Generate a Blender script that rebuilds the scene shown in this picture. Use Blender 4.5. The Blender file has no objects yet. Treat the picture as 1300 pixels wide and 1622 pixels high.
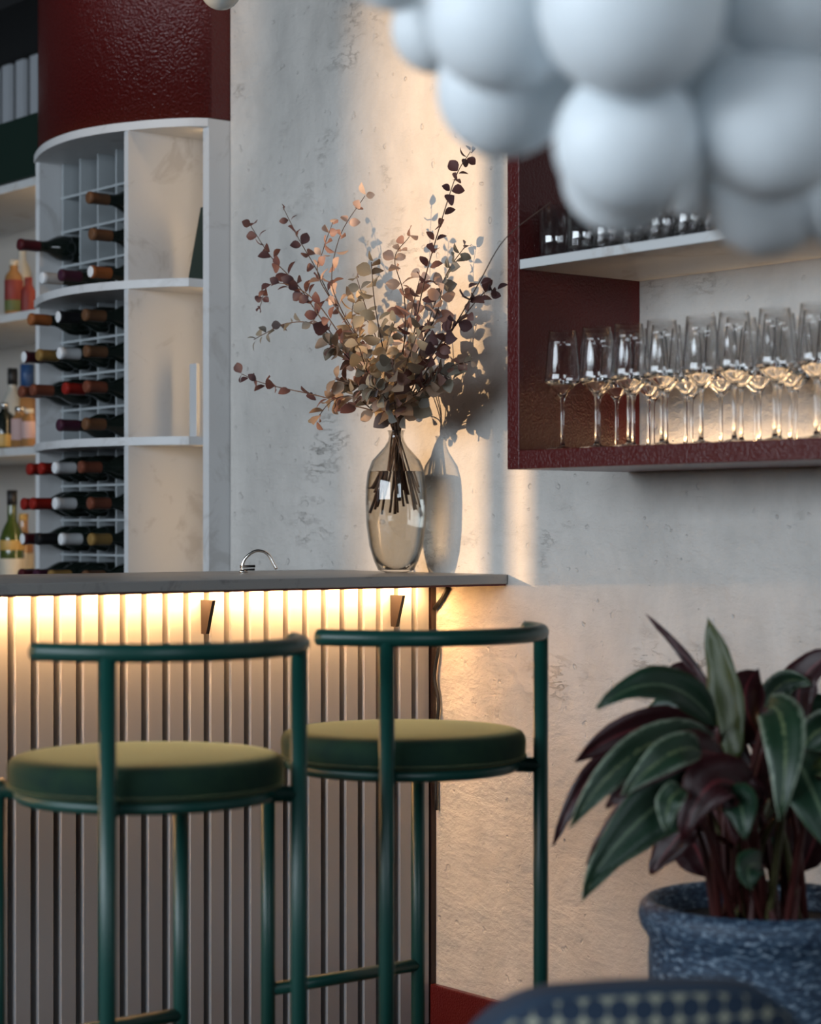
import bpy, bmesh, math, random
from mathutils import Vector, Matrix, Quaternion

scene = bpy.context.scene
PI = math.pi
R = math.radians

# ------------------------------------------------------------------ camera
cam_data = bpy.data.cameras.new("camera")
cam = bpy.data.objects.new("camera", cam_data)
scene.collection.objects.link(cam)
scene.camera = cam
cam.location = (3.63, -2.976, 1.135)
cam.rotation_euler = (R(90), 0, R(51.35))
cam_data.sensor_fit = 'HORIZONTAL'
cam_data.sensor_width = 24.0
cam_data.lens = 24.0 * 3300 / 1300
cam_data.shift_y = 24 / 1300
cam_data.clip_start = 0.05
cam_data.dof.use_dof = True
cam_data.dof.focus_distance = 4.45
cam_data.dof.aperture_fstop = 2.4

# ------------------------------------------------------------------ world, daylight, exposure
world = bpy.data.worlds.new("World")
scene.world = world
world.use_nodes = True
world.node_tree.nodes["Background"].inputs[0].default_value = (0.55, 0.68, 0.85, 1)
world.node_tree.nodes["Background"].inputs[1].default_value = 0.8

def add_light(name, kind, loc, target, energy, color, **kw):
    l = bpy.data.lights.new(name, kind)
    l.energy = energy
    l.color = color
    for k, v in kw.items():
        setattr(l, k, v)
    o = bpy.data.objects.new(name, l)
    scene.collection.objects.link(o)
    o.location = loc
    o.rotation_euler = (Vector(target) - Vector(loc)).to_track_quat('-Z', 'Y').to_euler()
    return o

# low evening sun, reaches the room only through the tall slot window
sun = add_light("sun", 'SUN', (-3, -9, 4), (-3 + .4, -9 + 1, 4 - .12), 4.4, (1.0, .63, .33), angle=R(.65))
# daylight of the big front window
add_light("window_daylight", 'AREA', (.75, -5.42, 2.0), (.6, 0, 1.6), 190, (.80, .90, 1.0),
          shape='RECTANGLE', size=4.3, size_y=1.5)

# small warm ceiling downlight over the bulkhead
add_light("downlight", 'SPOT', (-.45, -.60, 3.15), (-1.0, -.2, 2.40), 14, (1, .62, .30), spot_size=R(50), spot_blend=.8, shadow_soft_size=.03)

# added fill light for the lamp globes, set in a made-up side window
add_light("globe_fill_light", 'AREA', (6.12, -3.2, 2.1), (1.5, -2.2, 1.5), 48, (.80, .90, 1.0),
          shape='RECTANGLE', size=1.8, size_y=1.4)

scene.view_settings.view_transform = 'Standard'
scene.view_settings.look = 'None'
scene.view_settings.exposure = 0.0
scene.view_settings.gamma = 1.0
scene.view_settings.use_curve_mapping = False
scene.cycles.use_denoising = True
scene.cycles.max_bounces = 24
scene.cycles.transmission_bounces = 20
scene.cycles.transparent_max_bounces = 48
scene.cycles.glossy_bounces = 6
scene.cycles.diffuse_bounces = 4
scene.cycles.sample_clamp_indirect = 6.0
scene.cycles.caustics_reflective = False

# ------------------------------------------------------------------ materials
MAT = {}
def mat(name, color=(.8, .8, .8), rough=.5, metal=0.0, **inputs):
    if name in MAT:
        return MAT[name]
    m = bpy.data.materials.new(name)
    m.use_nodes = True
    b = m.node_tree.nodes["Principled BSDF"]
    b.inputs["Base Color"].default_value = (*color, 1)
    b.inputs["Roughness"].default_value = rough
    b.inputs["Metallic"].default_value = metal
    for k, v in inputs.items():
        b.inputs[k.replace('_', ' ')].default_value = v
    MAT[name] = m
    return m

class NT:
    """small node helper"""
    def __init__(self, m):
        self.t = m.node_tree
        self.b = self.t.nodes.get("Principled BSDF")
        self.out = self.t.nodes.get("Material Output")
    def n(self, typ, **kw):
        x = self.t.nodes.new(typ)
        for k, v in kw.items():
            if k.startswith('i_'):
                x.inputs[k[2:].replace('_', ' ')].default_value = v
            else:
                setattr(x, k, v)
        return x
    def l(self, a, b):
        self.t.links.new(a, b)
    def coord(self, scale=(1, 1, 1), kind='Object', rot=(0, 0, 0)):
        c = self.n('ShaderNodeTexCoord')
        m = self.n('ShaderNodeMapping')
        m.inputs['Scale'].default_value = scale
        m.inputs['Rotation'].default_value = rot
        self.l(c.outputs[kind], m.inputs['Vector'])
        return m.outputs['Vector']
    def noise(self, vec, scale, detail=4, rough=.55, dist=0):
        x = self.n('ShaderNodeTexNoise', i_Scale=scale, i_Detail=detail, i_Roughness=rough, i_Distortion=dist)
        self.l(vec, x.inputs['Vector'])
        return x.outputs['Fac']
    def ramp(self, fac, stops):
        r = self.n('ShaderNodeValToRGB')
        e = r.color_ramp.elements
        while len(e) < len(stops):
            e.new(.5)
        for el, (p, c) in zip(e, stops):
            el.position = p
            el.color = (*c, 1) if len(c) == 3 else c
        self.l(fac, r.inputs['Fac'])
        return r.outputs['Color']
    def math(self, op, a, b=None, clamp=False):
        x = self.n('ShaderNodeMath', operation=op, use_clamp=clamp)
        for i, v in enumerate((a, b)):
            if v is None: continue
            if isinstance(v, (int, float)): x.inputs[i].default_value = v
            else: self.l(v, x.inputs[i])
        return x.outputs[0]
    def bump(self, h, strength=.5, dist=.01, normal=None):
        x = self.n('ShaderNodeBump', i_Strength=strength, i_Distance=dist)
        self.l(h, x.inputs['Height'])
        if normal is not None: self.l(normal, x.inputs['Normal'])
        return x.outputs['Normal']

def plaster(name, dark, light):
    m = mat(name, light, .75)
    t = NT(m)
    v = t.coord()
    # hand-trowelled lime plaster: cloudy tone with upright smears, fine scratches, pits
    big = t.noise(t.coord((1.6, 1.6, .9)), 1.3, 6, .62, .3)
    smear = t.noise(t.coord((4.5, 4.5, 2.6), rot=(0, R(20), 0)), 1.3, 7, .62, .6)
    tone = t.math('ADD', t.math('MULTIPLY', big, .6), t.math('MULTIPLY', smear, .4))
    scr = t.noise(t.coord((5, 5, 16), rot=(0, R(12), 0)), 1.5, 9, .68, .35)
    line = t.math('ABSOLUTE', t.math('SUBTRACT', scr, .5))
    crack = t.ramp(line, [(0, (0, 0, 0)), (.016, (1, 1, 1))])
    where = t.ramp(t.noise(v, 3.2, 4, .6), [(.56, (1, 1, 1)), (.72, (0, 0, 0))])
    crack = t.math('MAXIMUM', crack, where)
    base = t.ramp(tone, [(.36, dark), (.60, light)])
    mx = t.n('ShaderNodeMix', data_type='RGBA', blend_type='MULTIPLY')
    mx.inputs[0].default_value = 1.0
    t.l(base, mx.inputs[6])
    t.l(t.ramp(crack, [(0, (.80, .785, .76)), (1, (1, 1, 1))]), mx.inputs[7])
    t.l(mx.outputs[2], t.b.inputs['Base Color'])
    pits = t.ramp(t.noise(v, 34, 2, .5), [(.66, (1, 1, 1)), (.73, (0, 0, 0))])
    trowel = t.noise(t.coord((3, 3, 7), rot=(0, R(-18), 0)), 2.2, 7, .60, .25)
    lump = t.noise(v, 9, 5, .6, .2)
    h = t.math('ADD', t.math('MULTIPLY', trowel, 1.1), t.math('MULTIPLY', lump, 1.2))
    h = t.math('ADD', h, t.math('MULTIPLY', pits, .30))
    h = t.math('ADD', h, t.math('MULTIPLY', crack, .16))
    h = t.math('ADD', h, t.math('MULTIPLY', t.noise(v, 95, 3), .10))
    t.l(t.bump(h, 1.0, .010), t.b.inputs['Normal'])
    return m

M_WALL = plaster("wall_plaster", (.47, .455, .43), (.67, .64, .60))
M_DARKWALL = mat("dark_room_paint", (.10, .10, .105), .8)
M_CEIL = mat("dark_ceiling", (.006, .006, .007), .8)
M_FLOOR = mat("dark_floor", (.06, .045, .035), .45)
def lacquer(name, col, rough=.28, scale=150, strength=.5, dist=.003):
    m = mat(name, col, rough)
    t = NT(m)
    v = t.coord()
    h = t.noise(v, scale, 2, .5)
    t.l(t.bump(t.ramp(h, [(.35, (0, 0, 0)), (.65, (1, 1, 1))]), strength, dist), t.b.inputs['Normal'])
    return m
M_RED = lacquer("oxblood_hammered_lacquer", (.085, .006, .005))
M_REDSHELF = lacquer("red_shelf_lacquer", (.085, .007, .006), .3, 220, .35, .002)
def marble(name, a, b, rough=.45):
    m = mat(name, a, rough)
    t = NT(m)
    v = t.coord()
    n = t.noise(v, 6, 6, .65, 1.5)
    t.l(t.ramp(n, [(.36, b), (.46, a), (1, a)]), t.b.inputs['Base Color'])
    return m
M_WHITE = marble("white_rack_board", (.66, .67, .68), (.55, .55, .55))
M_GRID = mat("grey_rack_grid", (.42, .46, .48), .5)
M_SHELFW = marble("pale_shelf_board", (.62, .63, .63), (.52, .50, .48), .5)
M_STONE = marble("grey_stone_top", (.30, .30, .295), (.20, .20, .20), .4)
M_SILVER = mat("ribbed_cladding_paint", (.345, .35, .36), .38, .25)
M_GAP = mat("cladding_gap_brown", (.10, .07, .055), .6)
M_BROWN = mat("bracket_brown", (.014, .007, .005), .5)
M_BLACK = mat("black_rubber", (.012, .012, .013), .5)
M_CHROME = mat("chrome", (.75, .75, .74), .12, 1.0)
M_GREEN = mat("green_powder_coat", (.004, .050, .040), .36)
M_DKGREEN = mat("dark_green_board", (.004, .018, .012), .5)
M_GLOBE = mat("matte_white_globe", (.80, .86, .90), .5)
_b = M_GLOBE.node_tree.nodes["Principled BSDF"]
_b.inputs["Subsurface Weight"].default_value = .75
_b.inputs["Subsurface Radius"].default_value = (1, 1, 1)
_b.inputs["Subsurface Scale"].default_value = .05
M_LED = mat("warm_led", (1, .8, .5), .5)
M_LED.node_tree.nodes["Principled BSDF"].inputs["Emission Color"].default_value = (1, .66, .33, 1)
M_LED.node_tree.nodes["Principled BSDF"].inputs["Emission Strength"].default_value = 5

def velvet():
    m = mat("moss_velvet", (.008, .030, .020), .9)
    b = m.node_tree.nodes["Principled BSDF"]
    b.inputs["Specular IOR Level"].default_value = .2
    b.inputs["Sheen Weight"].default_value = .7
    b.inputs["Sheen Roughness"].default_value = .3
    b.inputs["Sheen Tint"].default_value = (.48, .43, .20, 1)
    t = NT(m)
    v = t.coord()
    n = t.noise(v, 14, 5, .6, .6)
    t.l(t.ramp(n, [(.3, (.007, .024, .018)), (.7, (.014, .038, .020))]), t.b.inputs['Base Color'])
    t.l(t.bump(t.noise(v, 420, 2), .25, .001), t.b.inputs['Normal'])
    return m
M_VELVET = velvet()

def thin_glass(name, tint, edge, rough=.0, f0=.045):
    m = bpy.data.materials.new(name)
    m.use_nodes = True
    nt = m.node_tree
    nt.nodes.remove(nt.nodes["Principled BSDF"])
    t = NT(m)
    lw = t.n('ShaderNodeLayerWeight', i_Blend=.5)
    fres = t.math('ADD', t.math('MULTIPLY', t.math('POWER', lw.outputs['Facing'], 4), .93), f0)   # Schlick, same on both faces
    tr = t.n('ShaderNodeBsdfTransparent')
    gl = t.n('ShaderNodeBsdfGlossy', i_Roughness=rough)
    t.l(t.ramp(lw.outputs['Facing'], [(.55, tint), (1.0, edge)]), tr.inputs['Color'])
    mx = t.n('ShaderNodeMixShader')
    t.l(fres, mx.inputs[0]); t.l(tr.outputs[0], mx.inputs[1]); t.l(gl.outputs[0], mx.inputs[2])
    t.l(mx.outputs[0], t.out.inputs['Surface'])
    MAT[name] = m
    return m
M_THIN = thin_glass("clear_thin_glass", (.985, .985, .985), (.66, .66, .67))
M_TUMBLER = thin_glass("pressed_tumbler_glass", (.97, .97, .97), (.75, .75, .76), .06, .14)
M_VASE = thin_glass("smoke_thin_glass", (.85, .85, .84), (.46, .47, .46))
M_CLEAR = mat("solid_clear_glass", (.98, .98, .98), .0, Transmission_Weight=1.0, IOR=1.45)
M_WATER = mat("vase_water", (.93, .93, .91), .0, Transmission_Weight=1.0, IOR=1.33)

# ------------------------------------------------------------------ mesh helpers
class MB:
    def __init__(self):
        self.v = []; self.f = []; self.mi = []; self.sm = []
        self.uv = None
    def face(self, idx, mi=0, smooth=False):
        self.f.append(idx); self.mi.append(mi); self.sm.append(smooth)
    def box(self, x0, x1, y0, y1, z0, z1, mi=0):
        b = len(self.v)
        self.v += [(x, y, z) for z in (z0, z1) for y in (y0, y1) for x in (x0, x1)]
        for q in ((0, 2, 3, 1), (4, 5, 7, 6), (0, 1, 5, 4), (2, 6, 7, 3), (0, 4, 6, 2), (1, 3, 7, 5)):
            self.face([b + i for i in q], mi)
        return self
    def prism(self, poly, z0, z1, mi=0, smooth=False):
        """poly: CCW (x, y) list"""
        b = len(self.v); n = len(poly)
        self.v += [(x, y, z0) for x, y in poly] + [(x, y, z1) for x, y in poly]
        self.face([b + i for i in range(n)][::-1], mi)
        self.face([b + n + i for i in range(n)], mi)
        for i in range(n):
            j = (i + 1) % n
            self.face([b + i, b + j, b + n + j, b + n + i], mi, smooth)
        return self
    def lathe(self, prof, n=24, mi=0, smooth=True, close=False, c=(0, 0), z0=0):
        """prof: (r, z) pairs bottom to top; r=0 ends become poles"""
        rings = []
        for r, z in prof:
            if r < 1e-6:
                self.v.append((c[0], c[1], z0 + z)); rings.append([len(self.v) - 1])
            else:
                b = len(self.v)
                self.v += [(c[0] + r * math.cos(2 * PI * i / n), c[1] + r * math.sin(2 * PI * i / n), z0 + z) for i in range(n)]
                rings.append(list(range(b, b + n)))
        pairs = list(zip(rings, rings[1:]))
        if close: pairs.append((rings[-1], rings[0]))
        for a, d in pairs:
            for i in range(n):
                j = (i + 1) % n
                if len(a) == 1 and len(d) == 1: continue
                if len(a) == 1: self.face([a[0], d[j], d[i]], mi, smooth)
                elif len(d) == 1: self.face([a[i], a[j], d[0]], mi, smooth)
                else: self.face([a[i], a[j], d[j], d[i]], mi, smooth)
        return self
    def tube(self, path, rad, n=10, mi=0, caps=True, closed=False):
        P = [Vector(p) for p in path]; m = len(P)
        rr = rad if isinstance(rad, (list, tuple)) else [rad] * m
        T = []
        for i in range(m):
            a = P[(i - 1) % m] if closed or i > 0 else P[i]
            d = P[(i + 1) % m] if closed or i < m - 1 else P[i]
            T.append((d - a).normalized())
        u = T[0].orthogonal().normalized()
        rings = []
        for i in range(m):
            if i: u = T[i - 1].rotation_difference(T[i]) @ u
            u = (u - T[i] * u.dot(T[i])).normalized()
            w = T[i].cross(u)
            b = len(self.v)
            for k in range(n):
                a = 2 * PI * k / n
                self.v.append(tuple(P[i] + (u * math.cos(a) + w * math.sin(a)) * rr[i]))
            rings.append(list(range(b, b + n)))
        prs = list(zip(rings, rings[1:])) + ([(rings[-1], rings[0])] if closed else [])
        for a, d in prs:
            for k in range(n):
                j = (k + 1) % n
                self.face([a[k], a[j], d[j], d[k]], mi, True)
        if caps and not closed:
            self.face(rings[0][::-1], mi); self.face(rings[-1], mi)
        return self
    def mesh(self, name, mats):
        me = bpy.data.meshes.new(name)
        me.from_pydata(self.v, [], self.f)
        for m in (mats if isinstance(mats, (list, tuple)) else [mats]):
            me.materials.append(m)
        me.polygons.foreach_set('material_index', self.mi)
        me.polygons.foreach_set('use_smooth', self.sm)
        me.update()
        return me
    def build(self, name, mats, parent=None, bevel=0, loc=None):
        o = link(name, self.mesh(name, mats), parent)
        if bevel:
            b = o.modifiers.new("bevel", 'BEVEL'); b.width = bevel; b.segments = 2; b.limit_method = 'ANGLE'
        if loc: o.location = loc
        return o

def link(name, data, parent=None, loc=None):
    o = bpy.data.objects.new(name, data)
    scene.collection.objects.link(o)
    if parent is not None: o.parent = parent
    if loc is not None: o.location = loc
    return o
def tag(o, label, cat, group=None):
    o['label'] = label; o['category'] = cat
    if group: o['group'] = group
    return o
def thing(name, label, cat, loc=(0, 0, 0), group=None, rz=0):
    o = link(name, None, None, loc)
    o.empty_display_size = .05
    o.rotation_euler.z = rz
    return tag(o, label, cat, group)
def structure(o):
    o['kind'] = 'structure'
    return o
def dup(root, loc=None, label=None):
    r = root.copy(); scene.collection.objects.link(r)
    if loc is not None: r.location = loc
    if label: r['label'] = label
    for ch in list(root.children):
        c = ch.copy(); scene.collection.objects.link(c); c.parent = r
        for g in ch.children:
            d = g.copy(); scene.collection.objects.link(d); d.parent = c
    return r
def spline(pts, n=8):
    """Catmull-Rom through pts"""
    P = [Vector(p) for p in pts]; P = [P[0] * 2 - P[1]] + P + [P[-1] * 2 - P[-2]]
    out = []
    for i in range(1, len(P) - 2):
        a, b, c, d = P[i - 1:i + 3]
        for k in range(n):
            t = k / n
            out.append(.5 * (2 * b + (c - a) * t + (2 * a - 5 * b + 4 * c - d) * t * t + (3 * b - a - 3 * c + d) * t ** 3))
    out.append(P[-2])
    return out
ORD = ["first", "second", "third", "fourth", "fifth", "sixth", "seventh", "eighth", "ninth", "tenth", "eleventh", "twelfth"]
BRANCHES = [
    ('leaning far up left, leftmost of the high tips', 'plum', 0.03, 19, [(-0.0203, -0.0982, 1.3449), (-0.0378, -0.1328, 1.4092), (-0.0888, -0.1646, 1.4951), (-0.1697, -0.2017, 1.6121), (-0.2334, -0.2173, 1.688), (-0.3022, -0.2393, 1.7535), (-0.3652, -0.254, 1.8317)]),
    ('rising left of centre to a dark maroon tip', 'plum', 0.027, 17, [(-0.0203, -0.0982, 1.3449), (-0.0386, -0.1178, 1.4098), (-0.1074, -0.1238, 1.5267), (-0.1903, -0.1474, 1.6489), (-0.2389, -0.1601, 1.7289), (-0.2787, -0.1779, 1.7968), (-0.3187, -0.1959, 1.8755)]),
    ('with pale pinkish leaves rising upright left of centre', 'pale', 0.029, 18, [(-0.0203, -0.0982, 1.3449), (-0.0114, -0.1319, 1.408), (-0.0394, -0.1669, 1.52), (-0.0824, -0.2046, 1.619), (-0.1036, -0.2151, 1.6904), (-0.0985, -0.1927, 1.7902), (-0.073, -0.1448, 1.8764)]),
    ('with pale leaves at mid height, second pale one from the left', 'pale', 0.026, 14, [(-0.0203, -0.0982, 1.3449), (0.0043, -0.1442, 1.4208), (-0.025, -0.2129, 1.5583), (-0.0727, -0.2725, 1.6832), (-0.0666, -0.2649, 1.7457), (-0.0536, -0.2487, 1.8053)]),
    ('reaching highest of all, thin and upright on the right side', 'plum', 0.026, 22, [(-0.0203, -0.0982, 1.3449), (0.0913, -0.1635, 1.4295), (0.151, -0.185, 1.5472), (0.1964, -0.1923, 1.6574), (0.2269, -0.1861, 1.7417), (0.2573, -0.1801, 1.8185), (0.2791, -0.1689, 1.8805), (0.3032, -0.1547, 1.9211)]),
    ('long and nearly bare, arching right across the red shelf frame', 'plum', 0.027, 9, [(-0.0203, -0.0982, 1.3449), (0.1198, -0.16, 1.4282), (0.2352, -0.1757, 1.515), (0.3562, -0.2166, 1.5825), (0.4677, -0.2694, 1.6266), (0.6346, -0.3488, 1.6862), (0.7923, -0.3758, 1.7343)]),
    ('with upright grey leaves at its right tip', 'grey', 0.03, 17, [(-0.0203, -0.0982, 1.3449), (0.08, -0.1457, 1.4308), (0.1481, -0.1566, 1.5355), (0.1977, -0.1586, 1.6261), (0.2298, -0.1504, 1.6842), (0.2567, -0.1328, 1.727)]),
    ('with curled pale pink leaves just right of centre', 'pale', 0.031, 16, [(-0.0203, -0.0982, 1.3449), (0.02, -0.1246, 1.4347), (0.06, -0.1386, 1.5426), (0.0757, -0.1511, 1.6372), (0.0628, -0.1672, 1.7197), (0.0825, -0.1425, 1.7678)]),
    ('drooping low to the left, with maroon leaves', 'plum', 0.029, 14, [(-0.0203, -0.0982, 1.3449), (-0.0378, -0.1328, 1.3881), (-0.0977, -0.1757, 1.4104), (-0.1741, -0.2072, 1.4327), (-0.2768, -0.2395, 1.4552), (-0.3387, -0.2528, 1.471), (-0.3955, -0.2599, 1.4914)]),
    ('stretching left at mid height to small grey leaves', 'grey', 0.025, 18, [(-0.0203, -0.0982, 1.3449), (-0.0378, -0.1328, 1.4232), (-0.0977, -0.1757, 1.5233), (-0.1741, -0.2072, 1.5908), (-0.2632, -0.2226, 1.6009), (-0.3278, -0.2392, 1.5815), (-0.3607, -0.2483, 1.5688)]),
    ('with small plum leaves hooking left below the leftmost tip', 'plum', 0.024, 16, [(-0.0203, -0.0982, 1.3449), (-0.0061, -0.1573, 1.4347), (-0.07, -0.2052, 1.548), (-0.1418, -0.2308, 1.6391), (-0.2261, -0.2401, 1.6828), (-0.2903, -0.2564, 1.6874), (-0.3185, -0.2597, 1.642)]),
    ('hanging down just left of the vase neck', 'mix', 0.032, 12, [(-0.0203, -0.0982, 1.3449), (0.0097, -0.1695, 1.3779), (-0.0047, -0.2196, 1.4183), (-0.0306, -0.2519, 1.4183), (-0.0479, -0.2735, 1.3975), (-0.0689, -0.2838, 1.3663)]),
    ('short and dark, standing up in the centre', 'grey', 0.032, 14, [(-0.0203, -0.0982, 1.3449), (0.0253, -0.15, 1.4334), (0.0413, -0.194, 1.5271), (0.04, -0.2277, 1.6075), (0.0272, -0.2437, 1.676)]),
    ('pointing right to three dark leaves beside the shelf', 'plum', 0.027, 13, [(-0.0203, -0.0982, 1.3449), (0.151, -0.185, 1.4391), (0.2661, -0.2012, 1.5248), (0.3409, -0.2037, 1.5715), (0.4108, -0.2123, 1.6104), (0.4579, -0.2175, 1.6148)]),
    ('low on the right with small wispy leaves', 'mix', 0.022, 14, [(-0.0203, -0.0982, 1.3449), (0.08, -0.1457, 1.4033), (0.1876, -0.1713, 1.4512), (0.2631, -0.1729, 1.4735), (0.3185, -0.1677, 1.4809)]),
    ('low on the right with big round grey leaves', 'grey', 0.04, 12, [(-0.0203, -0.0982, 1.3449), (0.1112, -0.1706, 1.3873), (0.1947, -0.1943, 1.4364), (0.2424, -0.1988, 1.4602), (0.276, -0.1888, 1.4481)]),
    ('short with pale gold leaves in the centre front', 'gold', 0.036, 16, [(-0.0203, -0.0982, 1.3449), (0.0445, -0.158, 1.4045), (0.0831, -0.2058, 1.4827), (0.1045, -0.2431, 1.5607), (0.0978, -0.2515, 1.6283), (0.0785, -0.2435, 1.7052)]),
    ('CORE', 'mix', 0.036, 15, [(-0.0203, -0.0982, 1.3449), (0.0516, -0.2452, 1.4555), (0.0741, -0.3131, 1.505), (0.0692, -0.3513, 1.5234)]),
    ('CORE', 'gold', 0.036, 15, [(-0.0203, -0.0982, 1.3449), (0.0802, -0.2414, 1.4405), (0.1311, -0.3059, 1.4883), (0.1346, -0.3335, 1.5531)]),
    ('CORE', 'gold', 0.036, 15, [(-0.0203, -0.0982, 1.3449), (0.113, -0.2325, 1.4323), (0.1918, -0.294, 1.4983), (0.2199, -0.2909, 1.5624)]),
    ('CORE', 'gold', 0.036, 15, [(-0.0203, -0.0982, 1.3449), (0.1299, -0.2114, 1.4323), (0.2051, -0.2454, 1.4867), (0.2372, -0.2373, 1.5512)]),
    ('CORE', 'plum', 0.036, 15, [(-0.0203, -0.0982, 1.3449), (0.1425, -0.1956, 1.4323), (0.2496, -0.2218, 1.4851), (0.3011, -0.2215, 1.5343)]),
    ('CORE', 'mix', 0.036, 15, [(-0.0203, -0.0982, 1.3449), (0.1045, -0.2431, 1.4121), (0.1186, -0.3215, 1.435), (0.1097, -0.3646, 1.4469)]),
    ('CORE', 'mix', 0.036, 15, [(-0.0203, -0.0982, 1.3449), (0.1383, -0.2008, 1.3985), (0.2217, -0.2247, 1.4204), (0.2578, -0.2115, 1.4455)]),
    ('CORE', 'grey', 0.036, 15, [(-0.0203, -0.0982, 1.3449), (0.1329, -0.2396, 1.3974), (0.1836, -0.3043, 1.4191), (0.1871, -0.332, 1.4309)]),
    ('CORE', 'mix', 0.036, 15, [(-0.0203, -0.0982, 1.3449), (0.1571, -0.2414, 1.3962), (0.2356, -0.3033, 1.4426), (0.2473, -0.3207, 1.4803)]),
    ('CORE', 'gold', 0.036, 15, [(-0.0203, -0.0982, 1.3449), (-0.0219, -0.145, 1.464), (-0.0569, -0.1888, 1.576), (-0.0569, -0.1888, 1.646)]),
    ('CORE', 'pale', 0.036, 15, [(-0.0203, -0.0982, 1.3449), (0.0757, -0.1511, 1.4583), (0.196, -0.1607, 1.5857), (0.2198, -0.163, 1.6507)]),
    ('CORE', 'pale', 0.036, 15, [(-0.0203, -0.0982, 1.3449), (0.0357, -0.137, 1.4612), (0.0843, -0.1403, 1.5959), (0.1127, -0.1368, 1.676)]),
]
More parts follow.
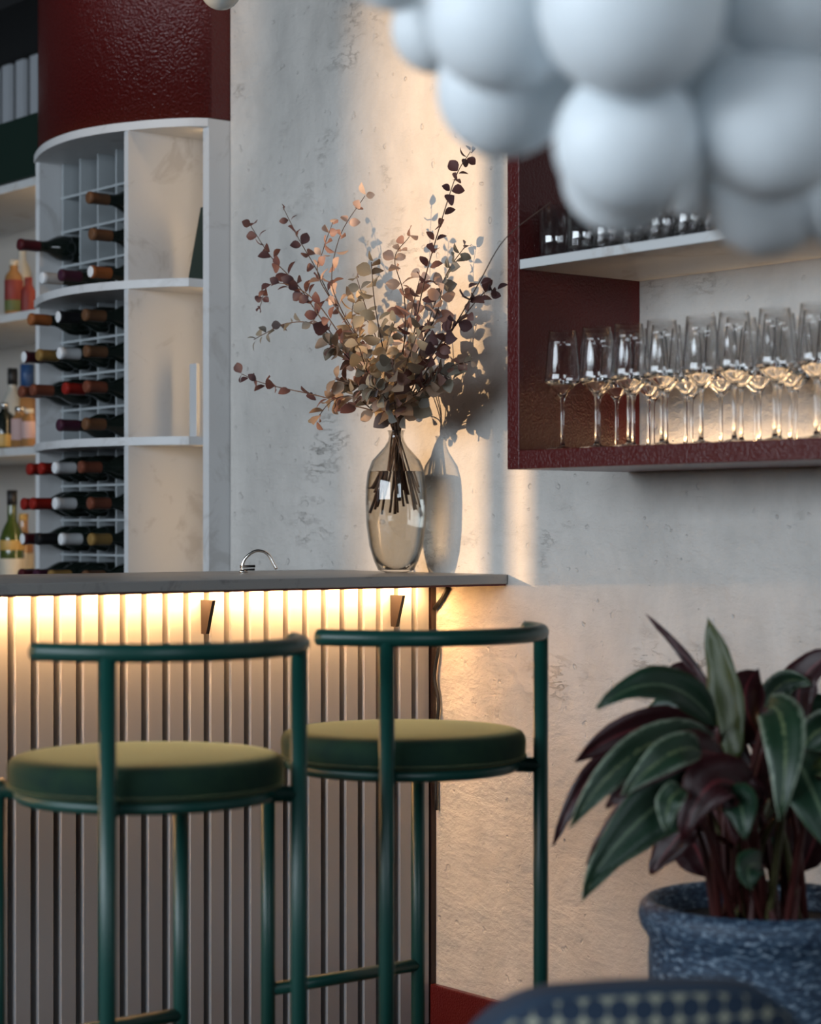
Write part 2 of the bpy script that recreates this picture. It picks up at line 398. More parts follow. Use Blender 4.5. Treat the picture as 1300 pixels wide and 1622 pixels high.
PLANT_LEAVES = [
    ('green', 0.08, [(1.4885, -0.658, 0.7313), (1.4789, -0.7822, 0.733), (1.4432, -0.9069, 0.6168)]),
    ('varieg', 0.05, [(1.4322, -0.6805, 0.6911), (1.4084, -0.7903, 0.67), (1.3831, -0.854, 0.5815)]),
    ('green', 0.05, [(1.4246, -0.61, 0.8295), (1.4295, -0.7319, 0.8986), (1.3965, -0.8372, 0.8671)]),
    ('varieg', 0.05, [(1.4629, -0.6581, 0.821), (1.4629, -0.8182, 0.808), (1.4301, -0.9233, 0.7014)]),
    ('burg', 0.06, [(1.3901, -0.573, 0.7903), (1.3468, -0.6752, 0.8276), (1.2883, -0.7804, 0.7733)]),
    ('burg', 0.032, [(1.2963, -0.6102, 0.79), (1.2515, -0.6983, 0.7523), (1.2234, -0.7654, 0.6361)]),
    ('olive', 0.05, [(1.4427, -0.5873, 0.7714), (1.4199, -0.5838, 0.8862), (1.3878, -0.5919, 0.9946)]),
    ('burg', 0.014, [(1.3588, -0.5321, 0.85), (1.3104, -0.5605, 0.9288), (1.2566, -0.5958, 0.9953)]),
    ('burg', 0.036, [(1.3117, -0.511, 0.8254), (1.2825, -0.5314, 0.8957), (1.2507, -0.5712, 0.8672)]),
    ('varieg', 0.04, [(1.3962, -0.4853, 0.82), (1.4047, -0.4427, 0.8835), (1.4493, -0.4189, 0.885)]),
    ('varieg', 0.058, [(1.5134, -0.5949, 0.8638), (1.6098, -0.6666, 0.8376), (1.6326, -0.7021, 0.7151)]),
    ('green', 0.075, [(1.5668, -0.5922, 0.7921), (1.6476, -0.6513, 0.7577), (1.6992, -0.6508, 0.6641)]),
    ('burg', 0.06, [(1.4431, -0.4267, 0.82), (1.4267, -0.4152, 0.8885), (1.4774, -0.3837, 0.94)]),
    ('burg', 0.06, [(1.4885, -0.658, 0.7899), (1.4776, -0.7678, 0.7965), (1.4341, -0.8542, 0.7251)]),
    ('burg', 0.06, [(1.5023, -0.6729, 0.7639), (1.4519, -0.7679, 0.7383), (1.3586, -0.8205, 0.6292)]),
    ('varieg', 0.034, [(1.534, -0.7933, 0.7577), (1.5339, -0.8255, 0.7422), (1.5387, -0.8356, 0.7003)]),
    ('green', 0.04, [(1.5751, -0.6779, 0.6422), (1.5908, -0.7224, 0.6441), (1.6015, -0.7249, 0.614)]),
    ('burg', 0.07, [(1.3962, -0.4853, 0.71), (1.3047, -0.5036, 0.7837), (1.232, -0.5305, 0.7589)]),
    ('burg', 0.07, [(1.476, -0.5456, 0.7229), (1.4212, -0.454, 0.79), (1.4324, -0.376, 0.7757)]),
    ('green', 0.06, [(1.3624, -0.4475, 0.7645), (1.315, -0.3947, 0.8293), (1.2552, -0.4055, 0.8257)]),
    ('burg', 0.07, [(1.5393, -0.6586, 0.729), (1.5457, -0.7466, 0.7644), (1.5172, -0.7824, 0.682)]),
    ('burg', 0.06, [(1.5257, -0.6436, 0.6982), (1.5481, -0.6956, 0.7514), (1.5794, -0.7365, 0.6759)]),
    ('green', 0.05, [(1.5355, -0.6954, 0.7131), (1.5698, -0.7166, 0.7323), (1.5948, -0.7334, 0.6865)]),
    ('burg', 0.07, [(1.5358, -0.599, 0.7048), (1.586, -0.6003, 0.7663), (1.624, -0.6168, 0.679)]),
    ('burg', 0.06, [(1.4881, -0.5305, 0.7035), (1.5184, -0.4926, 0.8005), (1.5608, -0.4396, 0.752)]),
    ('green', 0.06, [(1.415, -0.4618, 0.77), (1.426, -0.3839, 0.8364), (1.4637, -0.3048, 0.8143)]),
    ('varieg', 0.05, [(1.4942, -0.5229, 0.7617), (1.5628, -0.5012, 0.8334), (1.6175, -0.4648, 0.7592)]),
    ('green', 0.06, [(1.4942, -0.5229, 0.7229), (1.5487, -0.4547, 0.752), (1.5911, -0.4017, 0.655)]),
    ('burg', 0.06, [(1.4034, -0.6365, 0.6841), (1.3852, -0.6592, 0.655), (1.361, -0.6895, 0.6017)]),
    ('olive', 0.03, [(1.6174, -0.609, 0.7514), (1.6589, -0.6371, 0.785), (1.6862, -0.6351, 0.7602)]),
    ('green', 0.05, [(1.3463, -0.5478, 0.82), (1.2807, -0.5657, 0.8364), (1.2284, -0.599, 0.7837)]),
    ('burg', 0.065, [(1.47, -0.5532, 0.8005), (1.411, -0.5309, 0.8633), (1.3962, -0.4853, 0.91)]),
    ('varieg', 0.045, [(1.5135, -0.7389, 0.8069), (1.5198, -0.8111, 0.8077), (1.4916, -0.8784, 0.7512)]),
    ('burg', 0.08, [(1.3365, -0.4638, 0.5801), (1.2899, -0.4581, 0.6559), (1.2438, -0.4837, 0.7256)]),
    ('burg', 0.08, [(1.3485, -0.4169, 0.587), (1.3247, -0.3826, 0.6635), (1.295, -0.3877, 0.7545)]),
    ('green', 0.07, [(1.3677, -0.3929, 0.587), (1.3538, -0.3461, 0.6635), (1.347, -0.3226, 0.7545)]),
    ('burg', 0.08, [(1.4134, -0.3997, 0.5834), (1.4192, -0.3605, 0.6615), (1.4188, -0.3289, 0.7407)]),
    ('burg', 0.07, [(1.3186, -0.5183, 0.5733), (1.292, -0.5195, 0.6208), (1.2589, -0.5289, 0.669)]),
    ('green', 0.06, [(1.3221, -0.4178, 0.5632), (1.2819, -0.404, 0.619), (1.2421, -0.4218, 0.6684)]),
    ('burg', 0.075, [(1.3747, -0.4161, 0.5597), (1.3543, -0.3776, 0.6147), (1.3377, -0.3664, 0.6842)]),
    ('burg', 0.06, [(1.365, -0.5243, 0.74), (1.3123, -0.5262, 0.7959), (1.2525, -0.5369, 0.8124)]),
    ('burg', 0.065, [(1.3565, -0.4709, 0.7858), (1.3421, -0.4249, 0.8328), (1.3672, -0.3615, 0.8311)]),
    ('green', 0.06, [(1.3801, -0.5695, 0.7349), (1.3291, -0.6013, 0.7424), (1.2776, -0.6337, 0.7)]),
]
GLOBES = [ ((2.2736, -1.7899, 1.5768), 0.066), ((2.4292, -1.7875, 1.5575), 0.076), ((2.185, -1.7086, 1.5394), 0.064), ((2.3697, -1.7338, 1.4603), 0.062), ((2.2522, -1.6245, 1.4608), 0.056), ((2.447, -1.6372, 1.4763), 0.066), ((2.3223, -1.5049, 1.4495), 0.062), ((2.467, -1.6442, 1.5832), 0.062), ((2.0445, -1.6762, 1.6258), 0.044), ((2.0978, -1.7696, 1.665), 0.046), ((2.256, -1.5237, 1.564), 0.064), ((2.2324, -1.6813, 1.6791), 0.066), ((2.3843, -1.6515, 1.6614), 0.07), ((2.1333, -1.5811, 1.577), 0.06), ((2.3942, -1.479, 1.5697), 0.066), ((2.3812, -1.4632, 1.4521), 0.06), ((2.1866, -1.4504, 1.5037), 0.06), ((2.2132, -1.7855, 1.6536), 0.06), ((2.3655, -1.515, 1.7079), 0.066), ((2.2362, -1.5965, 1.7407), 0.07) ]
# ================================================================== the room
XW = -.83            # plaster wall starts here (wine rack niche to its left)
structure(MB().box(-4.2, 6.2, -6.0, .6, -.1, 0).build("floor", M_FLOOR))
structure(MB().box(-4.2, 6.2, -6.0, .6, 3.2, 3.3).build("ceiling", M_CEIL))
structure(MB().box(XW, 6.2, 0, .6, 0, 3.2).build("wall_back", M_WALL))
structure(MB().box(-4.2, XW, .40, .6, 0, 3.2).build("wall_niche", M_WALL))
structure(MB().box(-4.3, -4.2, -6.0, .6, 0, 3.2).build("wall_left", M_DARKWALL))
structure(MB().box(6.2, 6.3, -6.0, -4.1, 0, 3.2).box(6.2, 6.3, -2.3, .6, 0, 3.2).box(6.2, 6.3, -4.1, -2.3, 0, 1.4).box(6.2, 6.3, -4.1, -2.3, 2.8, 3.2).build("wall_right", M_DARKWALL))  # opening cut for the added fill window
# front wall with the slot window (sun) and the big window (daylight)
SX0, SX1, SZ0, SZ1 = -2.85, -1.865, 1.15, 3.05
BX0, BX1, BZ0, BZ1 = -1.45, 2.95, 1.2, 2.8
wf = MB()
Y0, Y1 = -5.62, -5.50
wf.box(-4.2, SX0, Y0, Y1, 0, 3.2); wf.box(SX1, BX0, Y0, Y1, 0, 3.2); wf.box(BX1, 6.2, Y0, Y1, 0, 3.2)
wf.box(SX0, SX1, Y0, Y1, 0, SZ0); wf.box(SX0, SX1, Y0, Y1, SZ1, 3.2)
wf.box(BX0, BX1, Y0, Y1, 0, BZ0); wf.box(BX0, BX1, Y0, Y1, BZ1, 3.2)
structure(wf.build("wall_front", M_DARKWALL))
M_FRAME = mat("window_frame_paint", (.05, .05, .05), .5)
w1 = structure(link("window_1", None))
MB().box(SX0, SX0 + .02, Y0, Y1, SZ0, SZ1).box(SX1 - .02, SX1, Y0, Y1, SZ0, SZ1).build("window_frame", M_FRAME, w1)
MB().box(-2.045, -1.975, -5.58, -5.53, SZ0, SZ1).build("mullion", M_FRAME, w1)
w2 = structure(link("window_2", None))
g = MB()
for x in (BX0, 0, 1.45, BX1 - .04): g.box(x, x + .04, -5.6, -5.54, BZ0, BZ1)
g.box(BX0, BX1, -5.6, -5.54, BZ0, BZ0 + .04).box(BX0, BX1, -5.6, -5.54, BZ1 - .04, BZ1)
g.build("window_frame", M_FRAME, w2)
w3 = structure(link("fill_window", None))  # unseen side window, added to carry the fill light
g = MB()
for y in (-4.1, -3.22, -2.34): g.box(6.22, 6.27, y, y + .04, 1.4, 2.8)
g.box(6.22, 6.27, -4.1, -2.3, 1.4, 1.44).box(6.22, 6.27, -4.1, -2.3, 2.76, 2.8)
g.build("window_frame", M_FRAME, w3)
# added block outside, out of view, keeps the sun off the big window
blk = structure(MB().box(-2.2, 9, -9, -7, -.1, 6).build("sun_blocker", mat("blocker_grey", (.3, .32, .35), .8)))
structure(MB().box(-24, -10.62, -26, -24, -.1, 14).build("far_sun_blocker", MAT["blocker_grey"]))   # added far block, unseen: its corner shapes the soft edge of the sun patch
# red skirting along the plaster wall
structure(MB().box(.0, 6.2, -.018, 0, 0, .108).build("baseboard_back", M_REDSHELF, bevel=.003))

# ================================================================== bar counter
bar = thing("bar_counter", "bar front clad in pale ribbed vertical metal, lit warm from above", "bar counter", (0, 0, 0))
BY0 = -2.4
MB().box(-.45, -.022, BY0, -.0145, 0, 1.008).build("bar_body", M_GAP, bar)
rp = MB()
# one raised rib: flat face with slanted flanks, base at x=-.022
rib_poly = [(-.022, -.0205), (-.022, .0205), (-.004, .0185), (0, .0155), (0, -.0155), (-.004, -.0185)]
rib_poly = rib_poly[::-1]
rp.prism(rib_poly, .02, 1.006)
rib_mesh = rp.mesh("rib", M_SILVER)
y = -.036
while y > BY0 + .03:
    link("rib", rib_mesh, bar, (0, y, 0)); y -= .0500
MB().box(.010, .032, BY0, -.03, 1.0045, 1.0082).build("led_channel", mat("aluminium", (.7, .7, .7), .4, .9), bar)
led = MB().box(.013, .029, BY0 + .01, -.035, 1.0035, 1.0045).build("led_strip", M_LED, bar)
led['label'] = "warm glowing LED strip under the counter top"
ll = bpy.data.lights.new("counter_led_light", 'AREA'); ll.shape = 'RECTANGLE'; ll.size = .012; ll.size_y = 2.3
ll.energy = 24; ll.spread = R(170); ll.color = (1, .55, .22)
lo = link("counter_led_light", ll, bar, (.026, -1.2, 1.0030)); lo.rotation_euler = (0, R(38), 0)
l2 = ll.copy(); l2.name = "counter_led_spill"; l2.energy = 8.5; l2.color = (1, .50, .18); l2.size_y = 2.3
lo = link("counter_led_spill", l2, bar, (.030, -1.18, 1.0030)); lo.rotation_euler = (0, R(-25), 0)
for by in (-.128, -.625):
    b = MB()
    b.prism([(0, 0), (.044, 0), (.020, -.070), (.002, -.070)][::-1], -.004, .004)
    o = b.build("bracket", M_BROWN, bar); o.rotation_euler = (R(90), 0, 0); o.location = (.002, by, .985)
MB().tube([(.05, -.006, 1.0), (.03, -.006, .975), (.005, -.008, .952)], .005, 8).build("end_bracket", M_BLACK, bar)
MB().box(-.03, .002, -.014, -.001, 0, 1.0).build("end_trim", mat("dark_brown_trim", (.020, .008, .007), .5), bar)
cable = MB().tube(spline([(.012, -.008, .90), (.020, -.010, .86), (.010, -.012, .80), (.022, -.010, .74), (.012, -.010, .66), (.014, -.010, .5)], 6), .004, 6)
co = cable.build("cable", M_BLACK); tag(co, "thin black cable hanging down the wall at the end of the bar front", "cable")

top = thing("counter_top", "long grey stone counter top above the ribbed bar front", "counter top", (0, 0, 0))
MB().box(-.42, .247, BY0, -.002, 1.0125, 1.033).build("slab", M_STONE, top, bevel=.002)
MB().box(-.41, .243, BY0 + .005, -.004, 1.0085, 1.0125).build("underlay", mat("red_edge", (.10, .012, .010), .5), top)

# small chrome tap at the back of the counter
tap = thing("bar_tap", "small chrome swan-neck tap with black lever behind the counter edge", "tap", (-.215, -.330, 1.033))
dv = Vector((.6246, .781, 0))            # across the view: the arch spans along this diagonal
arch = [dv * -.038 + Vector((0, 0, .0)), dv * -.040 + Vector((0, 0, .016)), dv * -.034 + Vector((0, 0, .032)), dv * -.016 + Vector((0, 0, .047)), dv * .002 + Vector((0, 0, .049)),
        dv * .018 + Vector((0, 0, .040)), dv * .028 + Vector((0, 0, .022)), dv * .036 + Vector((0, 0, .008))]
MB().tube(spline(arch, 5), .0034, 10).build("spout", M_CHROME, tap)
MB().lathe([(0, 0), (.010, 0), (.010, .004), (.006, .007), (0, .007)], 14, c=tuple((dv * -.038)[:2])).build("tap_base", M_CHROME, tap)
MB().tube([dv * -.046 + Vector((0, 0, .014)), dv * -.012 + Vector((0, 0, .015))], .003, 8).tube([dv * -.044 + Vector((0, 0, .007)), dv * -.013 + Vector((0, 0, .0075))], .0024, 8).build("lever", M_BLACK, tap)

# ================================================================== curved wine rack
curve = spline([(-.832, -.068, 0), (-.8605, -.107, 0), (-.92, -.154, 0), (-.985, -.189, 0), (-1.07, -.224, 0), (-1.18, -.246, 0), (-1.29, -.244, 0),
                (-1.40, -.224, 0), (-1.50, -.191, 0), (-1.585, -.155, 0)], 4)
CV = [(p.x, p.y) for p in curve]
def curve_y(x):
    for (xa, ya), (xb, yb) in zip(CV, CV[1:]):
        if xb <= x <= xa: return ya + (yb - ya) * (x - xa) / (xb - xa)
    return CV[-1][1]
rack = thing("wine_rack", "curved white wine rack with square bottle cells and three open bays, under the red bulkhead", "wine rack", (0, 0, 0))
TOPS = [2.176, 1.769, 1.366, .963]
poly = CV + [(-1.585, .30), (-.832, .30)]
poly_ccw = poly if sum(a[0] * b[1] - b[0] * a[1] for a, b in zip(poly, poly[1:] + poly[:1])) > 0 else poly[::-1]
for z in TOPS:
    MB().prism([(min(x, -.8605), y) for x, y in poly_ccw if x < -.845 or y > 0] if z < 2.1 else poly_ccw, z - .021, z).build("shelf_board", M_WHITE, rack)
MB().box(-.860, -.832, -.064, .30, .0, 2.155).build("side_panel", M_WHITE, rack)
MB().box(-1.585, -1.563, -.150, .30, .0, 2.155).build("side_panel", M_WHITE, rack)
MB().box(-1.563, -.860, .28, .30, .0, 2.155).build("back_panel", M_WHITE, rack)
MB().prism([(x, y + .02) if y < 0 else (x, y - .03) for x, y in poly_ccw], .0, .942).build("plinth", M_WHITE, rack)
GX = [-1.548, -1.451, -1.354, -1.257, -1.160, -1.063]
GY = -.085
for zt, zb in zip([z - .021 for z in TOPS[:3]], TOPS[1:]):
    MB().box(-1.026, -1.006, curve_y(-1.016) + .006, .28, zb, zt).build("divider", M_WHITE, rack)
    for gx in GX:
        MB().box(gx - .003, gx + .003, GY, .28, zb, zt).build("cell_partition", M_GRID, rack)
    ph = (zt - zb) / 4
    for k in (1, 2, 3):
        MB().box(-1.562, -1.027, GY + .001, .279, zb + ph * k - .003, zb + ph * k + .003).build("cell_shelf", M_GRID, rack)
# warm LED light inside the open bays, behind the right-hand panel
for zt, zb in zip([z - .021 for z in TOPS[:3]], TOPS[1:]):
    MB().box(-.8645, -.8605, -.045, -.035, zb + .01, zt - .01).build("led_strip", M_LED, rack)
    la = bpy.data.lights.new("rack_led_light", 'AREA'); la.shape = 'RECTANGLE'; la.size = .01; la.size_y = .36
    la.energy = .055; la.color = (1, .62, .30)
    lo = link("rack_led_light", la, rack, (-.868, -.04, (zt + zb) / 2)); lo.rotation_euler = (R(90), 0, R(125))

# red bulkhead above the rack, same plan
bulk = MB()
inset = [(x, y + .012) if y < 0 else (x, y) for x, y in poly_ccw]
bulk.prism(inset, 2.178, 3.19, smooth=False)
bo = bulk.build("bulkhead", M_RED)
for p in bo.data.polygons: p.use_smooth = abs(p.normal.z) < .5 and p.normal.y < -.2
tag(bo, "curved oxblood red lacquered bulkhead above the white wine rack", "bulkhead")

# things in the open bays
fo = MB().prism([(-.945, 0), (-.863, 0), (-.863, .186), (-.884, .186)], 0, .008).build("file_holder", M_DKGREEN)
fo.rotation_euler = (R(90), 0, 0); fo.location = (0, -.048, 1.7695)
tag(fo, "dark green file with slanted edge standing in the top open bay", "file holder")
pa = MB().box(-.017, .017, -.0035, -.0015, 0, .19).box(-.017, .017, .0015, .0035, 0, .188).box(-.017, -.0155, -.0015, .0015, 0, .188).build("menu_card", mat("white_card", (.50, .53, .56), .4))
pa.location = (-.915, -.055, 1.3665)
tag(pa, "folded white card standing in the middle open bay of the rack", "card")

# ================================================================== wine bottles in the rack
def foil(name, col, rough=.4, metal=.0): return mat("foil_" + name, col, rough, metal)
CAP = {'red': foil('red', (.30, .018, .012), .35, .2), 'dark red': foil('dark_red', (.07, .008, .012)), 'white': foil('white', (.62, .64, .66)),
       'gold': foil('gold', (.36, .22, .07), .35, .3), 'brown': foil('brown', (.14, .065, .03)), 'copper': foil('copper', (.22, .07, .04), .35, .3),
       'purple': foil('purple', (.05, .012, .03)), 'black': foil('black', (.012, .012, .014)), 'orange': foil('orange', (.30, .10, .03))}
M_BOTTLE = mat("dark_bottle_glass", (.006, .010, .008), .12, Coat_Weight=.4)
M_TIPW = mat("white_cap_disc", (.78, .80, .82), .45)
bottle_mesh = MB().lathe([(0, .004), (.030, .0), (.0355, .006), (.0362, .02), (.0362, .162), (.0345, .178), (.0270, .196), (.0182, .212), (.0150, .226), (.0142, .262), (0, .262)], 20).mesh("glass_body", M_BOTTLE)
label_mesh = MB().lathe([(.0378, .06), (.0380, .062), (.0380, .15), (.0378, .152)], 20).mesh("paper_label", mat("cream_label", (.55, .5, .42), .7))
cap_meshes = {}
def cap_mesh(c, tip):
    k = (c, tip)
    if k not in cap_meshes:
        b = MB()
        b.lathe([(.0152, .240), (.0160, .245), (.0158, .287), (.0168, .289), (.0168, .297), (.0150, .300)], 16)
        b.lathe([(.0150, .300), (.012, .3012), (0, .3012)], 16, mi=1)
        cap_meshes[k] = b.mesh("capsule", [CAP[c], M_TIPW if tip else CAP[c]])
    return cap_meshes[k]
TIER = ["top", "middle", "bottom"]
COLX = [-1.4995, -1.4025, -1.3055, -1.2085]
COLN = ["leftmost", "second", "third", "rightmost"]
TIPY = [-.230, -.246, -.236, -.205]
RACKED = [  # tier, row from top (0..3), column, capsule, white tip
    (0, 1, 3, 'brown', 0), (0, 2, 3, 'brown', 0), (0, 3, 3, 'orange', 1), (0, 2, 0, 'dark red', 0), (0, 3, 1, 'white', 1), (0, 3, 2, 'purple', 0),
    (1, 0, 3, 'brown', 0), (1, 0, 2, 'black', 1), (1, 0, 1, 'orange', 0), (1, 1, 0, 'dark red', 1), (1, 1, 1, 'gold', 0), (1, 1, 2, 'white', 1), (1, 1, 3, 'brown', 0),
    (1, 2, 0, 'copper', 0), (1, 2, 1, 'copper', 0), (1, 2, 2, 'red', 0), (1, 2, 3, 'copper', 0), (1, 3, 2, 'purple', 0), (1, 3, 3, 'brown', 0),
    (2, 0, 0, 'red', 0), (2, 0, 1, 'red', 0), (2, 0, 2, 'white', 1), (2, 0, 3, 'copper', 0), (2, 1, 0, 'red', 0), (2, 1, 1, 'red', 0), (2, 1, 2, 'white', 1), (2, 1, 3, 'copper', 0),
    (2, 2, 0, 'dark red', 1), (2, 2, 1, 'black', 0), (2, 2, 2, 'white', 1), (2, 2, 3, 'gold', 0), (2, 3, 0, 'dark red', 0), (2, 3, 1, 'purple', 0), (2, 3, 2, 'gold', 0), (2, 3, 3, 'brown', 0)]
random.seed(5)
for (t, r, c, col, tip) in RACKED:
    zt, zb = TOPS[t] - .021, TOPS[t + 1]
    ph = (zt - zb) / 4
    z = zb + ph * (3 - r) + (.003 if r < 3 else 0) + .0415
    yt = TIPY[c] + random.uniform(-.018, .016)
    o = thing("wine_bottle", f"wine bottle with {col} capsule{', white tip' if tip else ''}, {COLN[c]} column, {ORD[r]} row of {TIER[t]} bay", "wine bottle", (COLX[c], yt + .30, z), "wine bottles lying in the rack cells")
    o.rotation_euler = (R(90), 0, random.uniform(-.04, .04))
    link("glass_body", bottle_mesh, o)
    link("capsule", cap_mesh(col, tip), o)

# ================================================================== back bar shelves left of the rack
bb = thing("back_bar_shelf_unit", "white back bar shelving with spirit bottles, left of the wine rack", "shelf unit", (0, 0, 0))
for z in (2.152, 1.768, 1.370, .965):
    MB().box(-3.2, -1.59, -.05, .38, z - .024, z).build("shelf_board", M_SHELFW, bb)
MB().box(-3.2, -1.59, .38, .398, 0, 2.152).build("back_panel", mat("cream_back_panel", (.5, .47, .43), .6), bb)
MB().box(-3.2, -1.59, -.03, .38, 0, .94).build("base_cabinet", M_DKGREEN, bb)
for z0, z1 in ((1.775, 2.12), (1.38, 1.74), (.975, 1.34)):      # upright strips behind the edge of the wine rack
    MB().box(-1.600, -1.594, .08, .09, z0, z1).build("led_strip", M_LED, bb)
    la = bpy.data.lights.new("shelf_led_light", 'AREA'); la.shape = 'RECTANGLE'; la.size = .012; la.size_y = .34
    la.energy = .6; la.color = (1, .66, .36)
    lo = link("shelf_led_light", la, bb, (-1.606, .085, (z0 + z1) / 2)); lo.rotation_euler = (R(90), 0, R(90))
gb = MB().box(-3.2, -1.60, -.06, .38, 2.154, 2.335).build("cornice_box", M_DKGREEN, bevel=.004)
tag(gb, "dark green box cornice on top of the back bar shelving", "cornice")
cl = thing("ribbed_wall_panel", "silver grey ribbed wall cladding above the green cornice", "wall panel", (0, 0, 0))
MB().box(-3.2, -1.60, .375, .385, 2.336, 2.72).build("backing", M_BLACK, cl)
sm = MB().prism([(-.030, 0), (-.026, -.014), (.026, -.014), (.030, 0)], 2.336, 2.70).mesh("rib", mat("cladding_grey", (.50, .53, .57), .45, .1))
for k in range(16):
    link("rib", sm, cl, (-1.66 - k * .098, .375, 0))
so = MB().box(-3.2, -1.59, .0, .385, 2.705, 3.19).build("dark_soffit", M_CEIL)
tag(so, "black soffit box at top left beside the red bulkhead", "soffit")

def spirit(label, prof, bodymat, x, y, z, capr, caph, capmat, band=None):
    o = thing("spirit_bottle", label, "bottle", (x, y, z), "spirit bottles on the back bar")
    MB().lathe(prof, 18).build("glass_body", bodymat, o)
    zt = prof[-1][1]
    MB().lathe([(0, zt), (capr, zt), (capr, zt + caph), (0, zt + caph)], 14).build("cap", capmat, o)
    if band:
        for (z0, z1, r, m) in band:
            MB().lathe([(r, z0), (r + .0006, z0 + .001), (r + .0006, z1 - .001), (r, z1)], 18).build("paper_label", m, o)
    return o
def prof(r, h, hn, rn, top): return [(0, 0), (r * .92, 0), (r, .006), (r, h), (r * .8, h + (hn - h) * .45), (rn, hn), (rn, top)]
M_AMBER = mat("amber_liquor", (.30, .15, .055), .1, Coat_Weight=.5)
M_PALEG = mat("pale_clear_bottle", (.42, .42, .38), .1, Coat_Weight=.5)
M_GRN = mat("green_bottle_glass", (.05, .075, .012), .12, Coat_Weight=.5)
M_CREAM = mat("cream_paper", (.55, .5, .4), .7)
M_PINK = mat("pink_paper", (.50, .34, .32), .7)
M_REDP = mat("red_paper", (.19, .022, .016), .6)
M_GRNP = mat("olive_paper", (.09, .11, .03), .6)
M_GOLDP = mat("gold_paper", (.48, .30, .08), .5)
M_BLUE = mat("blue_cap", (.015, .06, .18), .45)
# back bar bottles (world positions on the shelf boards)
spirit("stout bottle with red and green label and orange base on the upper shelf", prof(.027, .115, .135, .013, .150), M_AMBER, -1.987, -0.005, 1.769, .014, .015, M_CREAM,
       [(.045, .105, .0275, M_REDP), (.012, .045, .0275, M_GRNP)])
spirit("tall pale bottle with black cap close to the rack on the upper shelf", prof(.030, .14, .18, .012, .21), M_PALEG, -2.076, 0.07, 1.769, .013, .02, M_BLACK, [(.03, .11, .0305, M_CREAM)])
spirit("small dark red bottle beside the rack panel on the upper shelf", prof(.022, .06, .08, .012, .09), M_REDP, -1.869, -0.02, 1.769, .012, .012, M_REDP)
spirit("clear bottle with tall black cap on the middle shelf", prof(.033, .15, .19, .014, .205), M_PALEG, -2.194, 0.1, 1.371, .016, .052, M_BLACK, [(.02, .10, .0335, M_CREAM)])
spirit("tan bottle with bright blue cap behind the rack panel on the middle shelf", prof(.036, .15, .185, .015, .20), M_AMBER, -2.174, 0.14, 1.371, .022, .07, M_BLUE)
spirit("dark bottle with gold base label at the left edge of the middle shelf", prof(.028, .10, .115, .012, .125), M_BOTTLE, -2.057, 0.0, 1.371, .013, .014, M_CHROME, [(.006, .045, .0285, M_GOLDP)])
spirit("short bottle with pink label in front on the middle shelf", prof(.026, .085, .10, .015, .108), M_AMBER, -1.927, -0.016, 1.371, .016, .012, M_CHROME, [(.022, .085, .0265, M_PINK)])
spirit("second short amber bottle close to the rack on the middle shelf", prof(.022, .08, .095, .013, .10), M_AMBER, -1.868, -0.018, 1.371, .014, .012, M_CREAM, [(.025, .075, .0225, M_PINK)])
spirit("green wine bottle with dark capsule and gold labels standing on the lowest shelf", prof(.036, .135, .19, .014, .235), M_GRN, -2.008, 0.0, .966, .0155, .045, M_BLACK,
       [(.10, .13, .0365, M_GOLDP), (.01, .075, .0365, M_CREAM)])
spirit("amber bottle with cream label behind the green wine bottle", prof(.032, .11, .16, .014, .19), M_AMBER, -2.105, 0.09, .966, .015, .02, M_GOLDP, [(.02, .09, .0325, M_CREAM)])

# ================================================================== bar stools
def make_stool(label, loc):
    st = thing("bar_stool", label, "bar stool", loc, "green bar stools at the counter")
    LEG, RAD, RT = .335 / 2, .0128, .2375
    zs, zr = .744, .955
    # local: +X points to the room (back rest side), -X to the bar
    for sx, sy, h in ((1, -1, zr), (1, 1, zr), (-1, -1, zs), (-1, 1, zs)):
        l = MB().tube([(sx * LEG, sy * LEG, .008), (sx * LEG, sy * LEG, h)], RAD, 14).build("leg", M_GREEN, st)
        MB().lathe([(0, 0), (.015, 0), (.015, .010), (0, .010)], 14, c=(sx * LEG, sy * LEG)).build("foot_cap", M_BLACK, l)
    pts = [(RT * math.cos(a), RT * math.sin(a), zr) for a in [R(-74 + 148 * i / 36) for i in range(37)]]
    MB().tube(pts, .0138, 14).build("back_rail", M_GREEN, st)
    ring = MB()
    ring.tube([(.192 * math.cos(2 * PI * i / 40), .192 * math.sin(2 * PI * i / 40), zs - .0165) for i in range(40)], .0105, 10, closed=True)
    for sx in (1, -1):
        ring.tube([(sx * LEG, sx * LEG, zs - .0165), (-sx * LEG, -sx * LEG, zs - .0165)], .013, 10)
        ring.tube([(sx * LEG, -sx * LEG, zs - .0166), (-sx * LEG, sx * LEG, zs - .0166)], .0129, 10)
    ring.build("seat_frame", M_GREEN, st)
    MB().tube([(-LEG, -LEG, .33), (-LEG, LEG, .33)], .0115, 12).build("footrest", M_GREEN, st)
    sp = [(0, zs - .008), (.200, zs - .008), (.2085, zs - .004), (.211, zs + .004), (.2118, zs + .022), (.2105, zs + .030), (.206, zs + .0375), (.197, zs + .0415), (.170, zs + .0440), (.10, zs + .0455), (0, zs + .046)]
    seat = MB().lathe(sp, 48).build("seat", M_VELVET, st)
    MB().tube([(.2105 * math.cos(2 * PI * i / 64), .2105 * math.sin(2 * PI * i / 64), zs - .002) for i in range(64)], .0025, 6, closed=True).build("piping", M_VELVET, seat)
    return st
make_stool("green tubular bar stool with round velvet seat standing nearest the plaster wall", (.812, -.738, 0))
make_stool("green tubular bar stool with round velvet seat, partly cut by the photo's left edge", (.872, -1.290, 0))

